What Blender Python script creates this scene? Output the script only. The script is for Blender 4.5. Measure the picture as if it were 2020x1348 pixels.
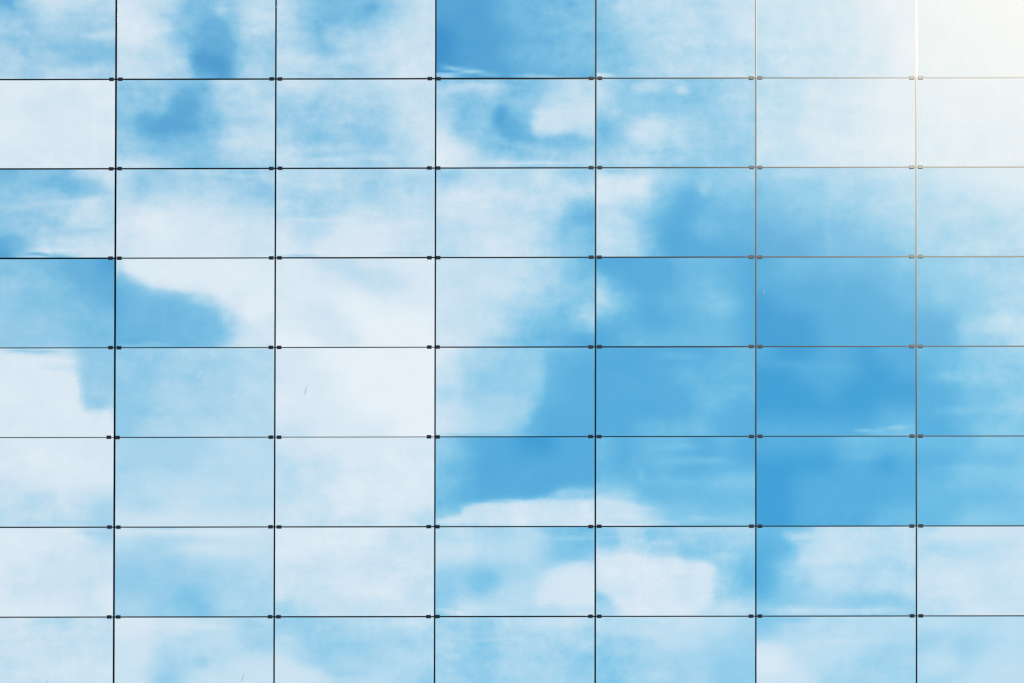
import bpy, math, random, colorsys
import numpy as np
from mathutils import Vector, Matrix

for o in list(bpy.data.objects): bpy.data.objects.remove(o)
S = bpy.context.scene
COL = S.collection
rnd = random.Random(7)
rs = np.random.RandomState(11)

# ------------------------------------------------------------------ camera
D = 90.0                      # metres from the lens to the glass facade
PW, PH = 2.43354, 1.38129     # pane module
ZC = 38.0                     # height of the joint that runs through the middle of the view
CAM = Vector((5.94, -D, 1.6))
cd = bpy.data.cameras.new('camera')
cam = bpy.data.objects.new('camera', cd); COL.objects.link(cam)
cd.lens = 211.3; cd.sensor_width = 36; cd.sensor_fit = 'HORIZONTAL'
cd.shift_x = 0.0628769; cd.shift_y = 2.12963784
cd.clip_start = 0.5; cd.clip_end = 20000
yaw, pitch, roll = 9.13327601e-03, 3.70894953e-02, 1.88605135e-03
R = (Matrix.Rotation(yaw, 3, 'Z') @ Matrix.Rotation(math.pi/2 + pitch, 3, 'X') @ Matrix.Rotation(roll, 3, 'Z'))
cam.matrix_world = Matrix.Translation(CAM) @ R.to_4x4()
S.camera = cam

def pixel_ray(px, py):        # photograph pixel (2020 wide) -> world direction
    f = 211.3/36*2020
    v = Vector(((px-1010+cd.shift_x*2020)/f, -(py-674-cd.shift_y*2020)/f, -1.0))
    return (R @ v).normalized()
def on_wall(px, py, y=0.0):
    d = pixel_ray(px, py); t = (y-CAM.y)/d.y
    p = CAM + d*t
    return p.x, p.z

# ------------------------------------------------------------------ light and exposure
r0 = pixel_ray(2045, -40)
sun_dir = Vector((r0.x, -r0.y, r0.z))          # the facade mirrors the sun towards the lens here
SUN_ELEV = math.asin(sun_dir.z)
sd = bpy.data.lights.new('sun', 'SUN'); sd.energy = 3.0; sd.angle = math.radians(0.5); sd.color = (1.0, 0.955, 0.86)
sun = bpy.data.objects.new('sun', sd); COL.objects.link(sun)
sun.rotation_euler = sun_dir.to_track_quat('Z', 'Y').to_euler(); sun.location = (30, -60, 80)
S.view_settings.view_transform = 'Standard'; S.view_settings.look = 'None'
S.view_settings.exposure = 0; S.view_settings.gamma = 1
S.view_settings.use_curve_mapping = False
S.cycles.sample_clamp_indirect = 0
S.cycles.filter_width = 1.35

# ------------------------------------------------------------------ cloud cover of the sky behind the viewer
# tone of the thin cloud, 0 clear deep blue .. 9 thick white, as rows of digits per patch of sky
PATCH = {}
def sky_row(r, *cells):
    for c, s in enumerate(cells): PATCH[r, c] = s.split(',')
sky_row(0,"22267766,44455545,55534456,55645433,66646555","77743466,87632366,87631255,76642144,77652155",
"64233367,64222467,65355777,66455677,66655677","11122333,11122333,01112233,01122233,01112222",
"45666677,45666667,34566667,34566666,33456666","66666788,66666788,66666778,56666778,56666778","66666666,66666666,66666666,66666666,66666666")
sky_row(1,"88888888,88888888,88888888,88888888,88888888","44433666,44412566,32113566,43323567,65543455",
"66555677,55555677,55554577,54453567,65554567","45543466,53334567,64413577,75422324,87554445",
"64453445,64434455,35665445,35665444,56644444","66677788,66677788,66777888,66777788,66677778","77777777,77777777,77777777,77777777,77777777")
sky_row(2,"33343267,33344466,44445676,33345566,11146677","65555545,65666654,78887766,78888877,78888877",
"66666566,65555566,55566666,76788877,87888877","56666754,77776676,77766542,66777532,67777543",
"65643344,88631233,54321222,65311222,65411111","34445567,23334456,22333345,12222334,11122223","56677777,45566666,45556666,44455555,44455555")
sky_row(3,"43333221,44433322,44433332,44444333,44444433","68888888,25567888,12235688,11122377,11223577",
"88767788,88887678,88899888,87789999,99889999","76666542,77776543,77665434,77765325,77653221",
"11112221,31112321,53122331,22112221,12222221","12222223,11111122,01111112,00011111,00011111","33444444,33344555,23334555,11345555,11345666")
sky_row(4,"77777744,88888744,88888845,88888855,88888888","44455566,44555566,44555566,44555566,45556666",
"88999999,78899999,88899999,88889999,77888899","86544432,75444421,65444421,76555111,76553111",
"11111122,11112222,11111222,11111221,11222211","10011011,00111001,00010000,00000011,11111122","22344444,12344444,11233444,11223444,11233333")
sky_row(5,"88888888,77888888,77788888,66666765,66666665","55555666,55556666,56666666,65676666,77777777",
"77888888,67788888,67788888,77788888,77777776","42110011,32111111,32111111,21111133,44667777",
"21222121,21221111,22122233,65222222,77743333","11112222,00001101,00111111,00111111,00111122","22233334,11222334,22333445,22222334,22333344")
sky_row(6,"88888885,88887777,88877777,88877778,88888878","76567777,55556666,44444556,44434555,55443555",
"88888777,88777777,77777777,77788877,56777777","66556533,77666423,54345567,44366778,46666667",
"35434455,56543343,88777742,57777743,57777666","22366656,12366656,14566565,13466656,34544344","67777777,65667777,77777777,67777777,66777777")
sky_row(7,"77776677,77777777,77777777,77777777,77777777","88776655,77666654,76556677,77467777,77467777",
"44456666,65444555,75455566,77656654,77656654","55455665,55455555,44455544,44455544,44455544",
"66667665,45566554,34555544,34555544,34555544","35666666,66666655,87666555,77755555,77755555","66666666,44456666,66566666,55666666,55666666")
VX = [-89,227,542.5,858,1174,1490.5,1808,2124]; HY = [-21,155.2,331.4,508.2,685,861.8,1038.6,1216,1392]
WISPS = [
('L',[(863,133),(985,150)],4,4.5),('L',[(1010,151),(1150,154)],2.5,7),('E',(875,151,25,4),4,6),
('E',(1188,149,18,4),3,7),
('L',[(860,320),(1174,322)],6,7,.8),('E',(1092,238,42,30),14,7.3),('L',[(988,222),(1008,262),(1080,281),(1130,269),(1172,285)],9,2.2,.8),
('E',(885,300,50,24),14,8,.8),('E',(1278,258,28,26),12,7),('E',(990,225,18,18),10,1),('E',(925,195,20,12),8,3),
('E',(400,118,28,26),12,.6,.8),('E',(300,245,30,16),12,1.4,.7),('E',(655,18,45,10),8,2.2,.7),('E',(735,18,14,8),6,2),
('E',(366,205,24,40),12,1.6,.6),('L',[(232,172),(305,173)],7,3,.7),('E',(692,262,24,20),10,3.4,.7),
('L',[(40,498),(150,507)],5,1),('L',[(50,490),(220,496)],5,7.4,.8),('E',(165,368,45,22),12,2.2,.7),
('L',[(0,1),(40,8)],14,2,.8),
('G',[(1176,348),(1240,352),(1276,352),(1276,388),(1235,385),(1205,400),(1176,404)],6,7.8),
('G',[(1176,420),(1225,408),(1245,440),(1252,500),(1176,500)],12,6.2,.8),
('L',[(1100,340),(1140,348),(1174,362)],7,3.4,.7),('E',(1160,430,30,40),16,2.6,.6),
('G',[(236,508),(543,508),(543,600),(500,640),(470,610),(430,590),(400,575),(300,565),(260,550),(240,530)],8,8.3,.9),
('G',[(227,550),(262,560),(300,575),(380,578),(400,600),(440,625),(455,660),(420,684),(227,684)],12,2.4,.8),
('L',[(600,512),(690,525),(730,560)],14,6.2,.6),('L',[(545,507),(640,507)],3,5),
('E',(1160,620,14,28),8,5.2,.7),('E',(1090,645,55,18),16,2.2,.6),('E',(1180,590,14,30),8,5,.7),
('L',[(960,675),(1100,680)],8,3,.6),
('G',[(0,697),(80,699),(122,702),(143,706),(146,711),(138,718),(124,722),(140,727),(154,742),(160,760),(163,780),(162,800),(172,811),(200,812),(225,808),(225,860),(0,860)],7,8.1,.95),
('E',(195,795,28,14),5,4,.8),('L',[(0,690),(130,692)],5,4,.9),('E',(110,723,28,5),4,6.5,.7),
('G',[(1073,690),(1172,690),(1172,858),(1020,858),(1040,840),(1050,815),(1072,770)],8,1.3,.7),
('L',[(870,858),(1020,856)],5,3,.7),
('L',[(1685,855),(1715,849),(1750,847),(1805,841)],2.5,4.5,.9),('L',[(1715,856),(1805,852)],8,3,.6),
('G',[(918,1000),(960,993),(1050,988),(1174,984),(1174,1037),(860,1037),(860,1026),(915,1015)],4,7.3,.9),
('G',[(1060,986),(1085,978),(1108,966),(1174,964),(1174,984),(1060,988)],4,4.2,.8),
('G',[(1176,984),(1230,989),(1260,997),(1295,1006),(1255,1013),(1255,1024),(1340,1035),(1176,1035)],5,7.1,.9),
('L',[(1257,916),(1268,935),(1277,962)],5,3.4,.7),('L',[(1285,888),(1380,884)],7,3.2,.5),('L',[(1290,912),(1460,914)],9,3,.6),
('L',[(1340,1022),(1490,1030)],4,5,.7),
('L',[(150,1043),(226,1056)],8,5,.8),('L',[(330,1082),(540,1086)],11,7.2,.6),('L',[(230,1066),(400,1068)],7,5.4,.7),('L',[(230,1050),(540,1050)],8,8,.7),
('E',(369,1186,26,20),8,3,.8),('E',(203,1177,12,6),5,8.2,.7),
('E',(962,1145,34,16),10,2.8,.8),('E',(1130,1080,36,24),10,2.6,.7),
('G',[(1072,1135),(1110,1115),(1145,1106),(1174,1120),(1174,1195),(1060,1195)],8,7.7,.8),('L',[(862,1204),(930,1211)],4,8,.8),
('E',(1120,1200,60,4),5,5.5,.6),
('G',[(1176,1100),(1220,1095),(1330,1100),(1375,1111),(1402,1110),(1412,1120),(1416,1150),(1410,1175),(1398,1195),(1370,1214),(1240,1214),(1176,1160)],6,7.8,.85),
('G',[(1550,1052),(1640,1046),(1806,1046),(1806,1110),(1580,1120),(1565,1075)],10,6.6,.7),
('L',[(1495,1205),(1805,1207)],8,6.8,.8),('L',[(1495,1042),(1600,1044)],7,2,.7),('L',[(1660,1178),(1795,1188)],18,4,.5),
('L',[(1495,1224),(1600,1222)],6,3.2,.8),('E',(1520,1300,36,30),14,8,.6),
('L',[(333,1300),(350,1345)],13,4.4,.8),('E',(397,1304,17,12),7,4.4,.8),
('E',(705,1275,30,14),10,4,.6),('L',[(650,1328),(730,1328)],9,4,.6),('G',[(543,1300),(600,1312),(660,1348),(543,1348)],8,7.2,.7),
('E',(1840,1080,14,7),6,5,.7),('E',(1848,1282,30,7),7,4.2,.7),
('G',[(1895,1308),(1870,1262),(1835,1268),(1815,1290),(1830,1330)],12,6.9,.5),
('L',[(2,70),(30,78),(40,62)],6,3,.6),('L',[(28,40),(150,30),(225,36)],6,5,.6),('L',[(60,45),(120,52),(220,48)],9,3.6,.6),
('L',[(20,88),(45,100),(60,125),(80,148)],6,3,.7),('L',[(110,100),(160,112),(225,100)],10,2.8,.6),('L',[(155,70),(225,64)],6,6.3,.7),
('L',[(70,132),(140,140),(225,128)],5,5.8,.5),('E',(20,118,22,12),8,6.4,.6),('L',[(40,8),(226,12)],8,6.6,.6),
('E',(372,12,14,26),8,2.6,.7),('E',(432,14,12,18),6,5.5,.6),('L',[(300,32),(345,28)],5,4.6,.6),('E',(300,62,34,18),10,6.6,.5),
('L',[(366,85),(364,153)],6,4.4,.5),('E',(425,70,32,40),12,2.2,.6),('E',(430,125,20,20),6,.8,.6),('L',[(460,110),(535,118)],7,4.2,.6),('L',[(460,60),(540,55)],8,6.6,.6),
('L',[(585,28),(620,60),(640,100)],9,3.2,.6),('L',[(600,100),(680,96)],6,3.6,.6),('E',(668,72,34,22),8,5.6,.6),('L',[(560,142),(650,150)],4,4.6,.7),('E',(735,82,22,10),7,5.6,.6),('L',[(555,120),(700,118)],6,6.6,.4),
('L',[(318,183),(324,215)],4,5.6,.7),('L',[(250,200),(300,196)],6,4.2,.6),('E',(395,232,24,14),8,3.2,.6),('L',[(330,260),(360,300),(400,322)],8,3.2,.5),('L',[(232,318),(330,324)],5,6.6,.8),('L',[(380,322),(540,326)],4,3.6,.7),('E',(360,275,40,16),10,2.4,.5),('L',[(430,240),(500,236)],5,4.6,.5),
('E',(596,262,26,26),10,3.8,.6),('L',[(620,190),(640,230)],8,4.4,.5),('L',[(560,320),(720,310),(850,318)],5,6.6,.7),('L',[(545,164),(650,168)],4,6.4,.6),('E',(640,290,36,12),8,5.8,.5),
('L',[(866,163),(930,158),(1060,168)],5,2.6,.7),('L',[(880,178),(960,170),(1000,178)],6,5.6,.5),('L',[(905,230),(915,262)],7,3,.5),('L',[(888,200),(900,240)],6,5.4,.5),('L',[(930,205),(975,210)],7,2.6,.6),('E',(1120,200,46,16),8,6.6,.6),('L',[(1085,190),(1082,215)],5,4,.6),('L',[(940,262),(1020,285),(1100,300)],7,5.6,.5),('L',[(960,290),(960,325)],6,4.4,.5),('E',(1088,300,34,10),6,4,.6),('L',[(985,232),(1000,255)],7,.6,.7),
('L',[(1180,168),(1186,205)],9,7,.7),('E',(1270,172,26,10),6,6.8,.7),('E',(1345,176,16,9),5,6.8,.7),('L',[(1300,195),(1380,205)],9,3.4,.6),('L',[(1178,230),(1195,300)],12,3.2,.6),('E',(1225,305,30,14),8,6.2,.6),('L',[(1180,318),(1300,322)],4,6.8,.7),('L',[(1270,300),(1340,296)],8,3.8,.6),('L',[(1310,322),(1360,312)],4,6.2,.6),('E',(1380,235,20,22),9,5.8,.5),
('L',[(5,412),(60,400)],8,5.6,.5),('L',[(80,398),(220,392)],7,6.9,.6),('L',[(90,460),(210,452)],6,4.4,.7),('L',[(60,430),(120,440)],9,3.8,.5),('E',(120,358,30,14),8,1.8,.6),('L',[(180,340),(224,345)],8,7,.7),('L',[(60,470),(200,474)],5,6.2,.6),('E',(30,478,30,18),9,1.6,.6),
('L',[(262,350),(330,352),(400,345)],6,4.8,.6),('L',[(400,338),(540,352)],4,6.9,.6),('E',(505,370,22,24),8,4,.6),('L',[(240,385),(300,392)],7,5.2,.5),('L',[(260,410),(330,430),(400,455)],12,7.8,.5),
('L',[(548,385),(600,395),(655,432)],8,4.6,.6),('E',(790,365,40,18),10,4.8,.5),('L',[(548,432),(640,433),(760,442)],5,7.2,.7),('E',(620,460,36,10),8,5.8,.6),('L',[(556,360),(650,372)],5,6.6,.5),('L',[(740,502),(840,500)],4,5.8,.6),
('E',(885,352,20,14),8,4,.6),('L',[(900,400),(1000,396)],8,6.2,.4),('L',[(1072,400),(1072,500)],7,4.4,.4),('E',(1135,450,20,20),9,3.2,.6),('L',[(1100,365),(1172,380)],6,6.8,.7),
('L',[(1290,345),(1296,380),(1290,410)],7,4.4,.6),('L',[(1303,350),(1310,400)],4,4.2,.5),('E',(1390,370,12,18),7,4.2,.6),('L',[(1180,340),(1230,338)],4,4,.7),('E',(1395,450,30,20),12,2.8,.5),('L',[(1176,348),(1200,336)],4,6.9,.6),
('L',[(300,556),(352,562),(420,570)],6,7.4,.6),('E',(400,588,26,10),6,5,.6),('L',[(440,605),(450,640)],8,6.6,.6),('L',[(480,650),(540,655)],6,7,.5),('L',[(230,683),(330,681)],3,5.4,.7),('E',(470,590,20,20),8,7,.5),
('E',(620,615,24,16),9,7,.6),('L',[(690,535),(760,545),(790,580)],9,6.2,.5),('E',(690,670,14,6),4,7.2,.5),
('L',[(1095,520),(1100,560),(1110,600)],8,5.4,.5),('L',[(1000,610),(1060,605)],9,5.2,.5),('E',(1130,545,24,16),8,2.8,.6),('L',[(1070,600),(1120,590),(1160,560)],7,5,.5),('L',[(960,560),(1060,575)],8,6.8,.5),
('L',[(1176,540),(1196,560),(1212,600)],7,4.6,.6),('L',[(1180,628),(1230,622)],5,2,.7),('E',(1185,585,10,16),5,6,.7),
('L',[(1640,335),(1640,500)],3,4.4,.3),('L',[(1663,420),(1663,505)],3,4.2,.3),('L',[(1645,510),(1645,570)],3,3,.4),('L',[(1662,510),(1662,580)],2.5,3,.4),
('L',[(1900,648),(2020,640)],12,6,.5),('E',(1990,640,40,26),10,6.4,.6),('L',[(1930,600),(2020,590)],8,5.2,.5),
('L',[(880,700),(900,760),(880,830)],14,6.6,.5),('L',[(930,690),(1050,700)],10,4.6,.4),('L',[(950,780),(1030,790)],9,5.4,.4),
('L',[(1290,700),(1400,705)],7,3,.5),('L',[(1510,720),(1700,730)],12,1.6,.5),('L',[(1830,745),(2020,735)],12,4.2,.4),('L',[(1850,810),(2020,806)],10,4.2,.4),
('L',[(230,940),(380,930)],9,5.6,.5),('L',[(232,975),(400,965),(540,970)],9,6.6,.6),('L',[(240,1015),(420,1022)],7,7.2,.5),('L',[(620,935),(760,925)],9,6.8,.5),('L',[(650,1028),(760,1032)],4,6,.6),('L',[(0,1010),(150,1015)],6,6.2,.6),('L',[(20,1030),(200,1032)],4,4.8,.7),
('L',[(1500,915),(1620,918)],12,.2,.5),('L',[(1660,902),(1740,898)],6,2.6,.6),('L',[(1180,1010),(1290,1004)],5,6.4,.5),('L',[(1180,1028),(1400,1034)],3,5.4,.6),('L',[(1230,950),(1480,956)],10,3,.4),('L',[(1830,925),(2020,930)],12,3.6,.4),('L',[(1820,965),(2020,968)],7,2.4,.5),
('L',[(1180,1046),(1300,1044),(1480,1050)],4,6,.6),('E',(1200,1075,24,10),6,2.6,.6),('L',[(1240,1068),(1330,1072)],7,5.2,.5),('L',[(1330,1085),(1420,1095)],6,2.8,.5),('E',(1432,1098,24,6),5,5.6,.6),('E',(1475,1140,14,26),8,2,.6),('L',[(1300,1140),(1390,1138)],5,6.6,.5),('L',[(1178,1180),(1200,1178)],8,3.8,.7),('L',[(1180,1165),(1300,1170)],6,7.6,.5),
('L',[(1555,1062),(1600,1060)],6,6.4,.7),('L',[(1560,1072),(1610,1070)],3,3.4,.7),('E',(1680,1122,40,8),6,5,.6),('E',(1760,1115,28,14),8,4.8,.6),('L',[(1620,1182),(1800,1180)],10,3.8,.5),('L',[(1520,1186),(1600,1190)],7,3.6,.5),
('L',[(1815,1046),(1850,1042)],4,4.6,.7),('L',[(1820,1062),(2020,1058)],7,7.2,.6),('L',[(1930,1072),(2020,1076)],6,6,.6),
('L',[(870,1060),(980,1064)],6,5.4,.5),('L',[(960,1050),(1060,1058)],5,5,.5),('L',[(1075,1046),(1172,1060)],5,2.8,.7),('L',[(1080,1064),(1172,1062)],4,5.2,.6),('L',[(900,1185),(1040,1180)],6,5,.5),
('L',[(300,1238),(350,1230),(460,1238)],6,7.6,.6),('L',[(480,1228),(540,1238)],7,4.2,.7),('L',[(320,1255),(400,1258)],8,5.4,.6),('L',[(490,1262),(540,1266)],10,4.6,.5),('E',(275,1290,24,30),10,7.8,.5),
('L',[(545,1262),(590,1258)],6,6.4,.6),('L',[(610,1230),(620,1300)],10,4,.4),('L',[(660,1262),(850,1260)],5,4.8,.5),('L',[(700,1230),(840,1226)],6,6.8,.5),
('L',[(870,1232),(930,1228)],6,4,.5),('E',(960,1240,22,9),6,3.8,.6),('L',[(900,1262),(1172,1266)],4,6,.5),('L',[(1010,1225),(1172,1228)],5,6.4,.6),
('L',[(1180,1268),(1260,1272)],8,3.8,.5),('L',[(1230,1248),(1330,1254)],8,6.8,.5),('L',[(1400,1262),(1470,1258)],6,4.6,.5),('L',[(1580,1270),(1800,1262)],8,6.9,.4),('L',[(1540,1248),(1500,1262)],8,4.2,.5),('L',[(1650,1318),(1760,1322)],9,4.8,.5),
]
ST = 2.0                       # sampling step of the cloud chart
def blur1(q, sg):
    Rr = int(3*sg)+1; k = np.exp(-.5*(np.arange(-Rr, Rr+1)/sg)**2); k /= k.sum()
    q = np.pad(q, Rr, mode='symmetric')
    q = sum(k[i]*q[i:q.shape[0]-2*Rr+i] for i in range(2*Rr+1))
    return sum(k[i]*q[:, i:q.shape[1]-2*Rr+i] for i in range(2*Rr+1))
def patch_chart(r, c):
    x0, x1, y0, y1 = VX[c], VX[c+1], HY[r], HY[r+1]
    nx, ny = int((x1-x0)/ST), int((y1-y0)/ST)
    xs = x0+(np.arange(nx)+.5)*(x1-x0)/nx; ys = y0+(np.arange(ny)+.5)*(y1-y0)/ny
    g = np.array([[float(ch) for ch in l] for l in PATCH[r, c]])
    def lin(f, n):
        f = np.clip(f, 0, n-1); i = np.minimum(f.astype(int), n-2); t = f-i
        M = np.zeros((len(f), n)); M[np.arange(len(f)), i] = 1-t; M[np.arange(len(f)), i+1] = t
        return M
    out = lin((ys-y0)/(y1-y0)*5-.5, 5) @ g @ lin((xs-x0)/(x1-x0)*8-.5, 8).T
    out = blur1(out, 9/ST)
    XX, YY = np.meshgrid(xs, ys)
    for f in WISPS:
        k, p, w, t = f[:4]; a = f[4] if len(f) > 4 else 1
        cx, cy = (p[0], p[1]) if k == 'E' else np.mean(p, 0)
        cc = int(np.clip(np.searchsorted(VX, cx)-1, 0, 6)); rr = int(np.clip(np.searchsorted(HY, cy)-1, 0, 7))
        if (rr, cc) != (r, c): continue
        if k == 'E':
            d = (np.hypot((XX-cx)/p[2], (YY-cy)/p[3])-1)*min(p[2], p[3])
            m = 1/(1+np.exp(np.clip(d/w*3, -30, 30)))
        else:
            pts = list(p)+([p[0]] if k == 'G' else [])
            d = np.full(XX.shape, 1e9); ins = np.zeros(XX.shape, bool)
            for (ax, ay), (bx, by) in zip(pts[:-1], pts[1:]):
                L = (bx-ax)**2+(by-ay)**2+1e-9; s = np.clip(((XX-ax)*(bx-ax)+(YY-ay)*(by-ay))/L, 0, 1)
                d = np.minimum(d, np.hypot(XX-ax-s*(bx-ax), YY-ay-s*(by-ay)))
                if k == 'G' and ay != by: ins ^= ((ay > YY) != (by > YY)) & (XX < (bx-ax)*(YY-ay)/(by-ay)+ax)
            if k == 'L':              # streaks thin out towards both ends
                de = np.minimum(np.hypot(XX-p[0][0], YY-p[0][1]), np.hypot(XX-p[-1][0], YY-p[-1][1]))
                ln = math.hypot(p[-1][0]-p[0][0], p[-1][1]-p[0][1])
                m = np.exp(-(d/w)**2*1.2)*np.clip(.25+de/(.3*ln+8), 0, 1)
            else: m = 1/(1+np.exp(np.clip(np.where(ins, -d, d)/(w*1.35)*3, -30, 30)))
        out = out*(1-m*a)+t*m*a
    return out
CHART = {rc: patch_chart(*rc) for rc in PATCH}
SC = 0.62                      # every pane is bowed a few millimetres and mirrors this share of its own angle
def read(c0, v, u):
    ch = CHART[c0]
    def fold(q): q = np.abs(q); return np.where(q > 1, 2-q, q)
    uu = fold(u); vv = fold(v)
    fx = np.clip(uu*ch.shape[1]-.5, 0, ch.shape[1]-1.001); fy = np.clip(vv*ch.shape[0]-.5, 0, ch.shape[0]-1.001)
    ix, iy = fx.astype(int), fy.astype(int); tx, ty = fx-ix, (fy-iy)[:, None]
    a = ch[iy][:, ix]*(1-tx)+ch[iy][:, ix+1]*tx; b = ch[iy+1][:, ix]*(1-tx)+ch[iy+1][:, ix+1]*tx
    return a*(1-ty)+b*ty
NS = 769
def chart_axis(n):
    U = np.linspace(0, 1, NS)*(n+1)-.5
    i = np.floor(U-.5).astype(int); f = U-.5-i
    b = np.clip((f-SC/2)/(1-SC), 0, 1); b = b*b*(3-2*b)
    return np.clip(i, 0, n-1), np.clip(i+1, 0, n-1), f/SC+.5, (f-1)/SC+.5, b
ul, ur, lu, ru, bu = chart_axis(7); vl, vr, lv, rv, bv = chart_axis(8)
SKY = np.zeros((NS, NS))
for (r, c) in CHART:
    for rows, lvv, wv in ((vl, lv, 1-bv), (vr, rv, bv)):
        iy = np.where(rows == r)[0]
        for cols, luu, wu in ((ul, lu, 1-bu), (ur, ru, bu)):
            ix = np.where(cols == c)[0]
            if len(ix) and len(iy):
                SKY[np.ix_(iy, ix)] += read((r, c), lvv[iy], luu[ix])*wv[iy][:, None]*wu[ix]
MEAN = 5.0; RANK = 84
A_, s_, B_ = np.linalg.svd(SKY-MEAN, full_matrices=False)
FV = A_[:, :RANK]*np.sqrt(s_[:RANK]); FU = B_[:RANK].T*np.sqrt(s_[:RANK])

# ------------------------------------------------------------------ node helpers
class N:
    def __init__(s, nt): s.nt = nt
    def new(s, t, **k):
        n = s.nt.nodes.new(t)
        for a, b in k.items(): setattr(n, a, b)
        return n
    def put(s, sock, v):
        if v is None: return
        if isinstance(v, bpy.types.NodeSocket): s.nt.links.new(v, sock)
        else: sock.default_value = v
    def math(s, op, a, b=None, c=None, clamp=False):
        n = s.new('ShaderNodeMath', operation=op, use_clamp=clamp)
        for i, v in enumerate((a, b, c)): s.put(n.inputs[i], v)
        return n.outputs[0]
    def vmath(s, op, a, b=None, c=None, out=0):
        n = s.new('ShaderNodeVectorMath', operation=op)
        for i, v in enumerate((a, b, c)): s.put(n.inputs[i], v)
        return n.outputs[out]
    def xyz(s, x, y, z):
        n = s.new('ShaderNodeCombineXYZ')
        for i, v in enumerate((x, y, z)): s.put(n.inputs[i], v)
        return n.outputs[0]
    def sep(s, v):
        n = s.new('ShaderNodeSeparateXYZ'); s.put(n.inputs[0], v); return n.outputs
    def maprange(s, v, a, b, c=0., d=1., smooth=True):
        n = s.new('ShaderNodeMapRange', interpolation_type='SMOOTHSTEP' if smooth else 'LINEAR')
        for i, q in enumerate((v, a, b, c, d)): s.put(n.inputs[i], q)
        return n.outputs[0]
    def noise(s, vec, scale, detail=4., rough=.55, col=False, lac=2.):
        n = s.new('ShaderNodeTexNoise'); s.put(n.inputs['Vector'], vec)
        n.inputs['Scale'].default_value = scale; n.inputs['Detail'].default_value = detail
        n.inputs['Roughness'].default_value = rough; n.inputs['Lacunarity'].default_value = lac
        return n.outputs[1 if col else 0]
    def curve3(s, t, tabs):            # three tabulated profiles of one coordinate
        n = s.new('ShaderNodeVectorCurve'); m = n.mapping; m.use_clip = False
        x = np.linspace(0, 1, len(tabs[0]))
        for k in range(3):
            c = m.curves[k]
            c.points[0].location = (0, tabs[k][0]); c.points[-1].location = (1, tabs[k][-1])
            for j in range(1, len(x)-1): c.points.new(float(x[j]), float(tabs[k][j]))
            for p in c.points: p.handle_type = 'VECTOR'
        m.update(); s.put(n.inputs['Vector'], s.xyz(t, t, t)); return n.outputs[0]
    def mix(s, f, a, b):
        n = s.new('ShaderNodeMix', data_type='RGBA'); s.put(n.inputs[0], f); s.put(n.inputs[6], a); s.put(n.inputs[7], b)
        return n.outputs[2]

# ------------------------------------------------------------------ sky
GLASS = 0.86                    # share of light the coated glass mirrors
BG = 0.1
w = bpy.data.worlds.new('World'); S.world = w; w.use_nodes = True
nt = w.node_tree; nt.nodes.clear(); n = N(nt)
tc = n.new('ShaderNodeTexCoord'); dirv = n.vmath('NORMALIZE', tc.outputs['Generated'])
x, y, z = n.sep(dirv)[0:3]
ny = n.math('MAXIMUM', n.math('MULTIPLY', y, -1.), .02)
# small-scale billows push the cloud edges about
wr = n.noise(n.vmath('MULTIPLY', dirv, (70., 70., 160.)), 1.0, 5., .6, col=True)
wr = n.vmath('MULTIPLY', n.vmath('SUBTRACT', wr, (.5, .5, .5)), (.075, .06, 0.))
w2 = n.noise(n.vmath('MULTIPLY', dirv, (420., 420., 700.)), 1.0, 4., .6, col=True)
wr = n.vmath('ADD', wr, n.vmath('MULTIPLY', n.vmath('SUBTRACT', w2, (.5, .5, .5)), (.04, .04, 0.)))
U = n.math('MULTIPLY_ADD', n.math('DIVIDE', x, ny), D/PW, CAM.x/PW+1)
V = n.math('MULTIPLY_ADD', n.math('DIVIDE', z, ny), -D/PH, 4+(ZC-CAM.z)/PH)
uv = n.xyz(U, V, 0.)
uvw = n.vmath('ADD', uv, wr)
su, sv_ = n.sep(uvw)[0:2]
tu = n.math('MULTIPLY_ADD', su, 1/8., .5/8, clamp=True); tv = n.math('MULTIPLY_ADD', sv_, 1/9., .5/9, clamp=True)
acc = MEAN; SEG = 256
def profile(t, F, k):
    off, segs = [], [[], [], []]
    for j in range(3):
        f = F[:, k+j]; a, b = f.min(), f.max(); g = (f-a)/(b-a); off.append((a, b-a))
        for q in range(3): segs[q].append(g[q*SEG:(q+1)*SEG+1])
    cs = [n.curve3(n.math('MULTIPLY_ADD', t, 3., -float(q), clamp=True), segs[q]) for q in range(3)]
    # outside its own third each curve rests on its end value, so the pieces simply add up
    s = n.vmath('ADD', n.vmath('ADD', cs[0], cs[1]), cs[2])
    over = tuple(off[j][0]-off[j][1]*(segs[1][j][0]+segs[2][j][0]) for j in range(3))
    return n.vmath('MULTIPLY_ADD', s, tuple(o[1] for o in off), over)
for k in range(0, RANK, 3):
    acc = n.math('ADD', n.vmath('DOT_PRODUCT', profile(tu, FU, k), profile(tv, FV, k), out=1), acc)
# the rest of the sky carries the same broken cirrus
far = n.noise(n.vmath('MULTIPLY', dirv, (3.5, 3.5, 9.)), 1.0, 7., .6)
far = n.maprange(far, .35, .65, 0.5, 8.5)
eu = n.math('MULTIPLY', n.maprange(U, -2.5, -.3), n.maprange(U, 9.5, 7.3))
ev = n.math('MULTIPLY', n.maprange(V, -2.5, -.3), n.maprange(V, 10.5, 8.3))
inside = n.math('MULTIPLY', n.math('MULTIPLY', eu, ev), n.math('LESS_THAN', y, -.02))
tone = n.math('ADD', n.math('MULTIPLY', acc, inside), n.math('MULTIPLY', far, n.math('SUBTRACT', 1., inside)))
# fine streaks and mottling in the veil
st = n.noise(n.vmath('ADD', n.vmath('MULTIPLY', dirv, (75., 75., 400.)), n.vmath('MULTIPLY', wr, (14., 14., 0.))), 1.0, 5., .6)
mo = n.noise(n.vmath('MULTIPLY', dirv, (230., 230., 300.)), 1.0, 5., .62)
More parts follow.
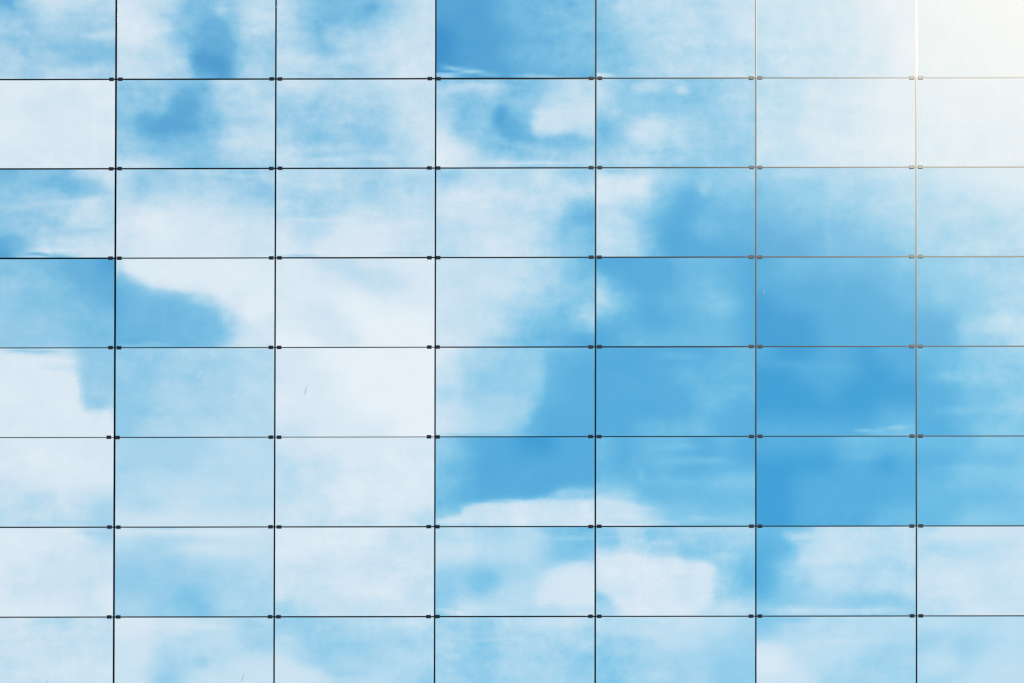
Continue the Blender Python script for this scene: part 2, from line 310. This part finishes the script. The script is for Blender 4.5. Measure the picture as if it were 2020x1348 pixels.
# veil texture is strongest in thin cloud, faint in clear blue and in thick white
mid = n.math('SUBTRACT', 1., n.math('MULTIPLY', n.math('POWER', n.math('ABSOLUTE', n.math('MULTIPLY_ADD', tone, .222, -1.)), 2.), .95))
calm = n.maprange(n.noise(n.vmath('MULTIPLY', dirv, (40., 40., 60.)), 1.0, 2., .5), .38, .66, .3, 1.)
calm = n.math('MAXIMUM', calm, n.maprange(z, .36, .40))
mid = n.math('MULTIPLY', n.math('MAXIMUM', mid, .25), calm)
fi = n.noise(n.vmath('MULTIPLY', dirv, (700., 700., 850.)), 1.0, 3., .65)
tx = n.math('ADD', n.math('MULTIPLY', n.math('SUBTRACT', st, .5), 3.6), n.math('MULTIPLY', n.math('SUBTRACT', mo, .5), 5.2))
tx = n.math('MULTIPLY_ADD', n.math('SUBTRACT', fi, .5), 2.4, tx)
mid = n.math('MULTIPLY', mid, n.maprange(tone, .5, 3.8, .35, 1.))
tone = n.math('MULTIPLY_ADD', tx, mid, tone)
tone = n.math('MULTIPLY_ADD', tone, .1, .1, clamp=True)
HEX = [0x368ecb,0x429cd3,0x57abda,0x6bb8e1,0x82c5e6,0x94cce9,0xa8d4ec,0xb9dcef,0xcbe2f1,0xd9e9f4,0xe6f0f8]
def lin(h):
    c = [((h >> s) & 255)/255 for s in (16, 8, 0)]
    return [v/12.92 if v < .04045 else ((v+.055)/1.055)**2.4 for v in c]
L = [lin(h) for h in HEX]
# each channel: how far from clear sky to bright cloud
cloudc = L[10]
ramp = n.new('ShaderNodeValToRGB'); nt.links.new(tone, ramp.inputs[0])
el = ramp.color_ramp.elements
while len(el) > 1: el.remove(el[-1])
for i in range(11):
    e = el[0] if i == 0 else el.new(i/10.)
    e.position = i/10.; e.color = [(L[i][k]-L[0][k])/(L[10][k]-L[0][k]) for k in range(3)]+[1]
sky = n.new('ShaderNodeTexSky'); sky.sky_type = 'NISHITA'; sky.sun_disc = False
sky.sun_elevation = SUN_ELEV; sky.sun_rotation = math.atan2(sun_dir.x, sun_dir.y)
sky.altitude = 0; sky.air_density = 1.0; sky.dust_density = 0.3; sky.ozone_density = 2.0
TINT = tuple(L[0][k]*v for k, v in enumerate((1.42, 1.33, 1.155)))
cs = n.vmath('DOT_PRODUCT', dirv, tuple(sun_dir), out=1)
ang = n.math('ARCCOSINE', n.math('MINIMUM', cs, .9999999))
clear = n.vmath('MULTIPLY', sky.outputs[0], TINT)
# the low haze near the sun takes the clear sky from azure towards turquoise
teal = n.math('EXPONENT', n.math('MULTIPLY', n.math('POWER', n.math('DIVIDE', ang, .050), 2.), -1.))
steel = n.math('MULTIPLY', n.maprange(z, .36, .415), n.math('SUBTRACT', 1., teal))
clear = n.vmath('MULTIPLY', clear, n.vmath('MULTIPLY_ADD', n.xyz(steel, steel, steel), (.16, -.11, -.04), (1., 1., 1.)))
clear = n.vmath('MULTIPLY', clear, n.vmath('MULTIPLY_ADD', n.xyz(teal, teal, teal), (-.66, .10, .0), (1., 1., 1.)))
K = 1/(GLASS*BG)
cl = tuple(v*K for v in cloudc)
skyc = n.vmath('ADD', n.vmath('MULTIPLY', clear, n.vmath('SUBTRACT', (1., 1., 1.), ramp.outputs[0])), n.vmath('MULTIPLY', ramp.outputs[0], cl))
# bright haze round the sun
sig = math.sqrt(1.7e5)/11856.*.87
g = n.math('MULTIPLY', n.math('EXPONENT', n.math('MULTIPLY', n.math('POWER', n.math('DIVIDE', ang, sig), 2.), -1.)), .95)
final = n.mix(g, skyc, (1.0*K, .98*K, .93*K, 1))
bg = n.new('ShaderNodeBackground'); nt.links.new(final, bg.inputs[0]); bg.inputs[1].default_value = BG
wo = n.new('ShaderNodeOutputWorld'); nt.links.new(bg.outputs[0], wo.inputs[0])
w.cycles.sampling_method = 'MANUAL'; w.cycles.sample_map_resolution = 512

# ------------------------------------------------------------------ materials
def material(name):
    m = bpy.data.materials.new(name); m.use_nodes = True; m.node_tree.nodes.clear()
    return m, N(m.node_tree)
def out(nn, sh):
    o = nn.new('ShaderNodeOutputMaterial'); nn.nt.links.new(sh, o.inputs[0])
def glare_lobe(nn, base, amount, rough=0.152, tint=(1., .96, .86)):      # added gloss lobe that lays the sun's veiling glare over dark parts
    g = nn.new('ShaderNodeBsdfAnisotropic', distribution='BECKMANN'); g.inputs['Color'].default_value = (amount*tint[0], amount*tint[1], amount*tint[2], 1)
    g.inputs['Roughness'].default_value = rough
    a = nn.new('ShaderNodeAddShader'); nn.nt.links.new(base, a.inputs[0]); nn.nt.links.new(g.outputs[0], a.inputs[1])
    return a.outputs[0]

M_GLASS, q = material('coated_glass')
geo = q.new('ShaderNodeNewGeometry')
d1 = q.noise(geo.outputs['Position'], 48., 2., .8)
d2 = q.noise(q.vmath('MULTIPLY', geo.outputs['Position'], (9., 9., 1.2)), 1., 5., .65)
dirt = q.math('ADD', q.math('MULTIPLY', q.math('SUBTRACT', d1, .5), .18), q.math('MULTIPLY', q.math('SUBTRACT', d2, .5), .03))
val = q.math('ADD', dirt, GLASS)
p = q.new('ShaderNodeBsdfPrincipled'); p.inputs['Metallic'].default_value = 1; p.inputs['Roughness'].default_value = 0.0
q.nt.links.new(q.xyz(val, val, val), p.inputs['Base Color'])
out(q, p.outputs[0])

def painted(name, col, amount, spec=0.0, rough=.5, noise_amt=.3, fr=.152):
    m, q = material(name)
    geo = q.new('ShaderNodeNewGeometry')
    f = q.noise(geo.outputs['Position'], 30., 4., .6)
    k = q.math('MULTIPLY_ADD', f, noise_amt, 1-noise_amt/2)
    c = q.vmath('MULTIPLY', tuple(col), q.xyz(k, k, k))
    p = q.new('ShaderNodeBsdfPrincipled'); q.nt.links.new(c, p.inputs['Base Color'])
    p.inputs['Roughness'].default_value = rough; p.inputs['Specular IOR Level'].default_value = spec
    out(q, glare_lobe(q, p.outputs[0], amount, fr) if amount else p.outputs[0]); return m
M_GASKET = painted('black_gasket', (.0004, .0004, .0006), .0019)
M_CLAMP = painted('dark_grey_clamp', (.009, .011, .019), .0019, .05, .6)
M_TRIM = painted('aluminium_trim', (.003, .003, .003), .006)
M_EDGE = painted('pane_edge', (.002, .004, .004), 0)
M_CORE = painted('dark_concrete', (.05, .05, .05), 0)
M_PAVE, q = material('plaza_paving')
geo = q.new('ShaderNodeNewGeometry'); br = q.new('ShaderNodeTexBrick'); q.nt.links.new(geo.outputs['Position'], br.inputs[0])
br.inputs['Color1'].default_value = (.23, .22, .2, 1); br.inputs['Color2'].default_value = (.28, .27, .25, 1); br.inputs['Mortar'].default_value = (.1, .1, .1, 1)
br.inputs['Scale'].default_value = 1.0; br.inputs['Mortar Size'].default_value = .01
p = q.new('ShaderNodeBsdfPrincipled'); q.nt.links.new(br.outputs[0], p.inputs['Base Color']); p.inputs['Roughness'].default_value = .8; out(q, p.outputs[0])
M_SOIL = painted('soil_mark', (.30, .42, .50), 0)
M_RUST = painted('pale_drip', (.42, .36, .38), 0)

# ------------------------------------------------------------------ mesh helpers
def link(name, me, mat, parent=None):
    o = bpy.data.objects.new(name, me); COL.objects.link(o); o.parent = parent
    if mat: me.materials.append(mat)
    return o
class MB:
    def __init__(s): s.v = []; s.f = []
    def box(s, x0, x1, y0, y1, z0, z1, bev=0.0):
        b = len(s.v)
        if not bev:
            s.v += [(x, y, z) for z in (z0, z1) for (x, y) in ((x0, y0), (x1, y0), (x1, y1), (x0, y1))]
            s.f += [tuple(b+i for i in q) for q in ((0, 3, 2, 1), (4, 5, 6, 7), (0, 1, 5, 4), (1, 2, 6, 5), (2, 3, 7, 6), (3, 0, 4, 7))]
        else:               # front face (towards -y) chamfered on all four sides
            ring = [(x0, y1, z0), (x1, y1, z0), (x1, y1, z1), (x0, y1, z1)]
            mid = [(x, y0+bev, z) for x, _, z in ring]
            fr = [(x0+bev, y0, z0+bev), (x1-bev, y0, z0+bev), (x1-bev, y0, z1-bev), (x0+bev, y0, z1-bev)]
            s.v += ring+mid+fr
            for i in range(4):
                j = (i+1) % 4
                s.f += [(b+i, b+j, b+4+j, b+4+i), (b+4+i, b+4+j, b+8+j, b+8+i)]
            s.f += [(b+8, b+9, b+10, b+11), (b+3, b+2, b+1, b)]
    def mesh(s, name):
        me = bpy.data.meshes.new(name); me.from_pydata(s.v, [], s.f); me.update(); return me
    def build(s, name, mat, parent=None): return link(name, s.mesh(name), mat, parent)

# ------------------------------------------------------------------ the glass building
BASE = Vector((6.0, 0, 0))
bld = bpy.data.objects.new('glass_building', None); COL.objects.link(bld); bld.location = (0, 0, 0)
bld['label'] = 'tall building with a gridded facade of mirrored glass panes reflecting blue sky and cloud'
bld['category'] = 'building'

def jx(c): return (c-1)*PW                 # vertical joint at the left side of column c
def jz(r): return ZC+(4-r)*PH              # horizontal joint on top of row r
GAP = 0.006
EDGE = 0.006
def pane_arrays(r, c, nx, nz, seed):
    x0, x1, z1, z0 = jx(c)+GAP, jx(c+1)-GAP, jz(r)-GAP, jz(r+1)+GAP
    xs = np.linspace(x0, x1, nx); zs = np.linspace(z0, z1, nz)
    X, Z = np.meshgrid(xs, zs); xc, zc = jx(c)+PW/2, jz(r)-PH/2
    cam_ = np.array(CAM)
    Pn = np.stack([X, 0*X, Z], -1); d = Pn-cam_; d /= np.linalg.norm(d, axis=-1, keepdims=True)
    # bowed sheet: each point mirrors a direction nearer the one its centre mirrors
    Xs = xc+(X-xc)*SC; Zs = zc+(Z-zc)*SC
    # roller waves of the toughened sheet: faint vertical bands and a soft random field
    g = np.random.RandomState(seed)
    wv = sum(g.normal(0, .010/k**.5)*np.sin(2*np.pi*k*(X-x0)/PW*1.7+g.uniform(0, 6.28)) for k in (1, 2, 3, 5))
    wz = sum(g.normal(0, .007/k**.5)*np.sin(2*np.pi*k*(Z-z0)/PH*1.3+g.uniform(0, 6.28)+.6*np.sin(3*X)) for k in (1, 2, 3, 4))
    Xs = Xs+wv*SC; Zs = Zs+wz*SC
    rr = np.stack([(Xs-cam_[0])/D, -np.ones_like(X), (Zs-cam_[2])/D], -1); rr /= np.linalg.norm(rr, axis=-1, keepdims=True)
    nn = rr-d; nn /= np.linalg.norm(nn, axis=-1, keepdims=True)
    hx = nn[..., 0]/-nn[..., 1]; hz = nn[..., 2]/-nn[..., 1]
    # height field with those slopes (quadratic least squares)
    a, b = (X-xc).ravel(), (Z-zc).ravel(); o = np.ones_like(a); zz = 0*a
    Mx = np.stack([o, zz, 2*a, b, zz], 1); Mz = np.stack([zz, o, zz, a, 2*b], 1)
    k = np.linalg.lstsq(np.vstack([Mx, Mz]), np.concatenate([hx.ravel(), hz.ravel()]), rcond=None)[0]
    H = k[0]*(X-xc)+k[1]*(Z-zc)+k[2]*(X-xc)**2+k[3]*(X-xc)*(Z-zc)+k[4]*(Z-zc)**2
    Y = H-H.mean()
    return X, Y, Z, nn, k
def pane_mesh(cells, nx, nz, name):
    V_, F_, NO, SM = [], [], [], []
    for (r, c) in cells:
        X, Y, Z, nn, k = pane_arrays(r, c, nx, nz, 1000+r*37+c)
        b = len(V_); V_ += [tuple(t) for t in np.stack([X, Y, Z], -1).reshape(-1, 3)]
        nf = nn.reshape(-1, 3)
        idx = np.arange(nx*nz).reshape(nz, nx)
        for i in range(nz-1):
            for j in range(nx-1):
                q = (idx[i, j], idx[i, j+1], idx[i+1, j+1], idx[i+1, j])
                F_.append(tuple(b+int(t) for t in q)); NO += [tuple(nf[t]) for t in q]; SM.append(True)
        # edges and back, 12 mm thick, on their own vertices
        b2 = len(V_); cr = [(0, 0), (0, nx-1), (nz-1, nx-1), (nz-1, 0)]
        for dy in (0.0005, .012):
            for (i, j) in cr: V_.append((X[i, j], Y[i, j]+dy, Z[i, j]))
        sides = [(0, 4, 5, 1), (1, 5, 6, 2), (2, 6, 7, 3), (3, 7, 4, 0), (4, 7, 6, 5)]
        sn = [(0, 0, -1), (1, 0, 0), (0, 0, 1), (-1, 0, 0), (0, 1, 0)]
        for q, m_ in zip(sides, sn):
            F_.append(tuple(b2+t for t in q)); NO += [m_]*4; SM.append(False)
    me = bpy.data.meshes.new(name); me.from_pydata(V_, [], F_); me.update()
    me.polygons.foreach_set('use_smooth', SM)
    me.materials.append(M_GLASS); me.materials.append(M_EDGE)
    me.polygons.foreach_set('material_index', [0 if s else 1 for s in SM])
    me.normals_split_custom_set(NO)
    return me
PANE = {}
for r in range(8):
    for c in range(7):
        me = pane_mesh([(r, c)], 49, 29, 'glass_pane')
        PANE[r, c] = link('glass_pane', me, None, bld)

# joints: black gaskets, standing a little proud of the glass
mm = PW/316.2                       # metres on the facade per pixel of the photograph
VW = [3.7, 3.1, 3.0, 3.0, 2.7, 2.7]
HW = [[2.4, 2.6, 2.6, 3.1, 2.2, 2.0, 2.0], [2.6, 2.5, 2.5, 2.4, 2.3, 2.0, 2.0], [2.8, 2.0, 2.5, 2.2, 2.3, 2.2, 2.2],
      [1.5, 1.5, 1.6, 2.2, 2.4, 2.0, 1.9], [1.3, 1.6, 1.1, 1.7, 1.7, 1.6, 1.7], [2.2, 2.0, 2.2, 2.0, 2.2, 2.0, 1.9], [2.0, 2.2, 2.4, 2.4, 2.0, 2.0, 1.9]]
ZT, ZB = jz(0), jz(8); XL, XR = jx(0), jx(7)
HJ = {}
for j in range(7):
    mb = MB(); z = jz(j+1)
    for c in range(7):
        h = (HW[j][c]+.45)*mm/2-.0012
        mb.box(jx(c)+.002, jx(c+1)-.002, -.0035, .004, z-h, z+h)
    HJ[j] = mb.build('horizontal_joint', M_GASKET, bld)
for i in range(6):
    mb = MB(); xx = jx(i+1); wd = VW[i]*mm/2
    mb.box(xx-wd, xx+wd, -.0048, .004, ZB, ZT)
    vj = mb.build('vertical_joint', M_GASKET, bld)
    if i < 3: continue
    tb = MB(); tw = .25*mm
    tb.box(xx+wd+.0002, xx+wd+tw, -.0052, .004, ZB, ZT if i < 4 else jz(1))
    if i == 5: tb.box(xx+wd-1.4*mm, xx+wd+1.5*mm, -.0056, .004, jz(1)+.002, ZT)
    if i == 4: tb.box(xx+wd-.8*mm, xx+wd+.3*mm, -.0056, .004, jz(1)+.002, ZT)
    tr = tb.build('edge_trim', M_TRIM, vj)

# clamps: a small rectangular block either side of every crossing
OFF = {0: (-9, 8.3), 1: (-8.3, 8.5), 2: (-12, 5), 3: (-9, 8), 4: (-9, 8.2), 5: (-8.6, 8.6)}
cb = MB(); hw, hh = 4.7*mm, 3.2*mm
cb.box(-hw, hw, -.012, .0035, -hh, hh, .003)
clamp_me = cb.mesh('clamp'); clamp_me.materials.append(M_CLAMP)
proto = None
cr = random.Random(5)
for j in range(7):
    for i in range(6):
        l, rr_ = OFF[i]
        if i == 0 and j == 4: l, rr_ = -11.5, 6
        for off in (l, rr_):
            if proto is None:
                proto = bpy.data.objects.new('clamp', clamp_me); k = proto
            else:
                k = proto.copy()
            COL.objects.link(k); k.parent = HJ[j]
            k.location = (jx(i+1)+(off+cr.uniform(-.5, .5))*mm, 0, jz(j+1)+cr.uniform(-.3, .3)*mm)
            k['group'] = 'clamps at the crossings of the joints'

# marks on the glass
def mark(r, c, pts, wpx, mat, name):
    P3 = [Vector((*(lambda a: (a[0], -.0075, a[1]))(on_wall(px, py)),)) for px, py in pts]
    V_, F_ = [], []
    for i, p in enumerate(P3):
        t = (P3[min(i+1, len(P3)-1)]-P3[max(i-1, 0)]).normalized(); nrm = Vector((-t.z, 0, t.x))
        wd = wpx*mm/2*(math.sin(math.pi*(i+.35)/(len(P3)-.3)))
        for dy in (0, .001):
            V_ += [tuple(p+nrm*wd+Vector((0, dy, 0))), tuple(p-nrm*wd+Vector((0, dy, 0)))]
    for i in range(len(P3)-1):
        a, b = 4*i, 4*i+4
        F_ += [(a, a+1, b+1, b), (a+2, b+2, b+3, a+3), (a, b, b+2, a+2), (a+1, a+3, b+3, b+1)]
    me = bpy.data.meshes.new(name); me.from_pydata(V_, [], F_); me.update()
    return link(name, me, mat, PANE[r, c])
mark(4, 2, [(604.8, 761), (604, 766), (603, 770), (602, 774), (600.5, 779)], 1.6, M_SOIL, 'scratch')
mark(7, 1, [(480.5, 1327), (480, 1334), (478, 1340), (475, 1346)], 1.0, M_SOIL, 'scratch')
mark(7, 1, [(318.5, 1339), (318, 1343), (317, 1348)], .9, M_SOIL, 'scratch')
mark(7, 0, [(95, 1343), (94, 1346), (93, 1350)], .9, M_SOIL, 'scratch')
mark(3, 5, [(1507, 572), (1507.3, 576), (1507, 580)], 1.6, M_RUST, 'drip_mark')
mark(1, 4, [(1363, 217), (1362.5, 220), (1362, 224)], 1.2, M_RUST, 'drip_mark')

# the rest of the same facade, outside the photograph
cells = [(r, c) for r in range(-3, 28) for c in range(-4, 12) if not (0 <= r < 8 and 0 <= c < 7)]
me = pane_mesh(cells, 9, 6, 'outer_glazing'); og = link('outer_glazing', me, None, bld); og['kind'] = 'stuff'
mb = MB(); cbm = MB()
X0, X1, Z1, Z0 = jx(-4), jx(12), jz(-3), jz(28)
for j in range(-2, 28):
    z = jz(j); h = 1.0*mm
    if 1 <= j <= 7:
        mb.box(X0, XL-.02, -.0035, .004, z-h, z+h); mb.box(XR+.02, X1, -.0035, .004, z-h, z+h)
    else: mb.box(X0, X1, -.0035, .004, z-h, z+h)
for i in range(-3, 12):
    xx = jx(i); wd = 1.3*mm
    if 1 <= i <= 6:
        mb.box(xx-wd, xx+wd, -.0048, .004, Z0, ZB-.002); mb.box(xx-wd, xx+wd, -.0048, .004, ZT+.002, Z1)
    else: mb.box(xx-wd, xx+wd, -.0048, .004, Z0, Z1)
    for j in range(-2, 28):
        if 1 <= i <= 6 and 1 <= j <= 7: continue
        for off in (-9, 8.3): cbm.box(xx+off*mm-hw, xx+off*mm+hw, -.012, .0035, jz(j)-hh, jz(j)+hh, .003)
oj = mb.build('outer_joint', M_GASKET, bld); oj['kind'] = 'stuff'
oc = cbm.build('outer_clamp', M_CLAMP, bld); oc['kind'] = 'stuff'
mb = MB(); mb.box(X0-.4, X1+.4, .05, 24, 0, Z1+1.2); mb.build('building_core', M_CORE, bld)
mb = MB()
mb.box(X0-.4, X1+.4, -.06, .045, Z1+.02, Z1+1.2, .01); mb.box(X0-.4, X1+.4, -.06, .045, Z0-.6, Z0-.02, .01)
mb.box(X0-.4, X0-.02, -.06, .045, Z0, Z1, .01); mb.box(X1+.02, X1+.4, -.06, .045, Z0, Z1, .01)
mb.build('facade_frame', M_CLAMP, bld)

# ------------------------------------------------------------------ ground
mb = MB()
for i in range(64):
    a = 2*math.pi*i/64; mb.v.append((6000*math.cos(a), 6000*math.sin(a), 0))
mb.f.append(tuple(range(64)))
gr = mb.build('ground', M_PAVE); gr['kind'] = 'structure'
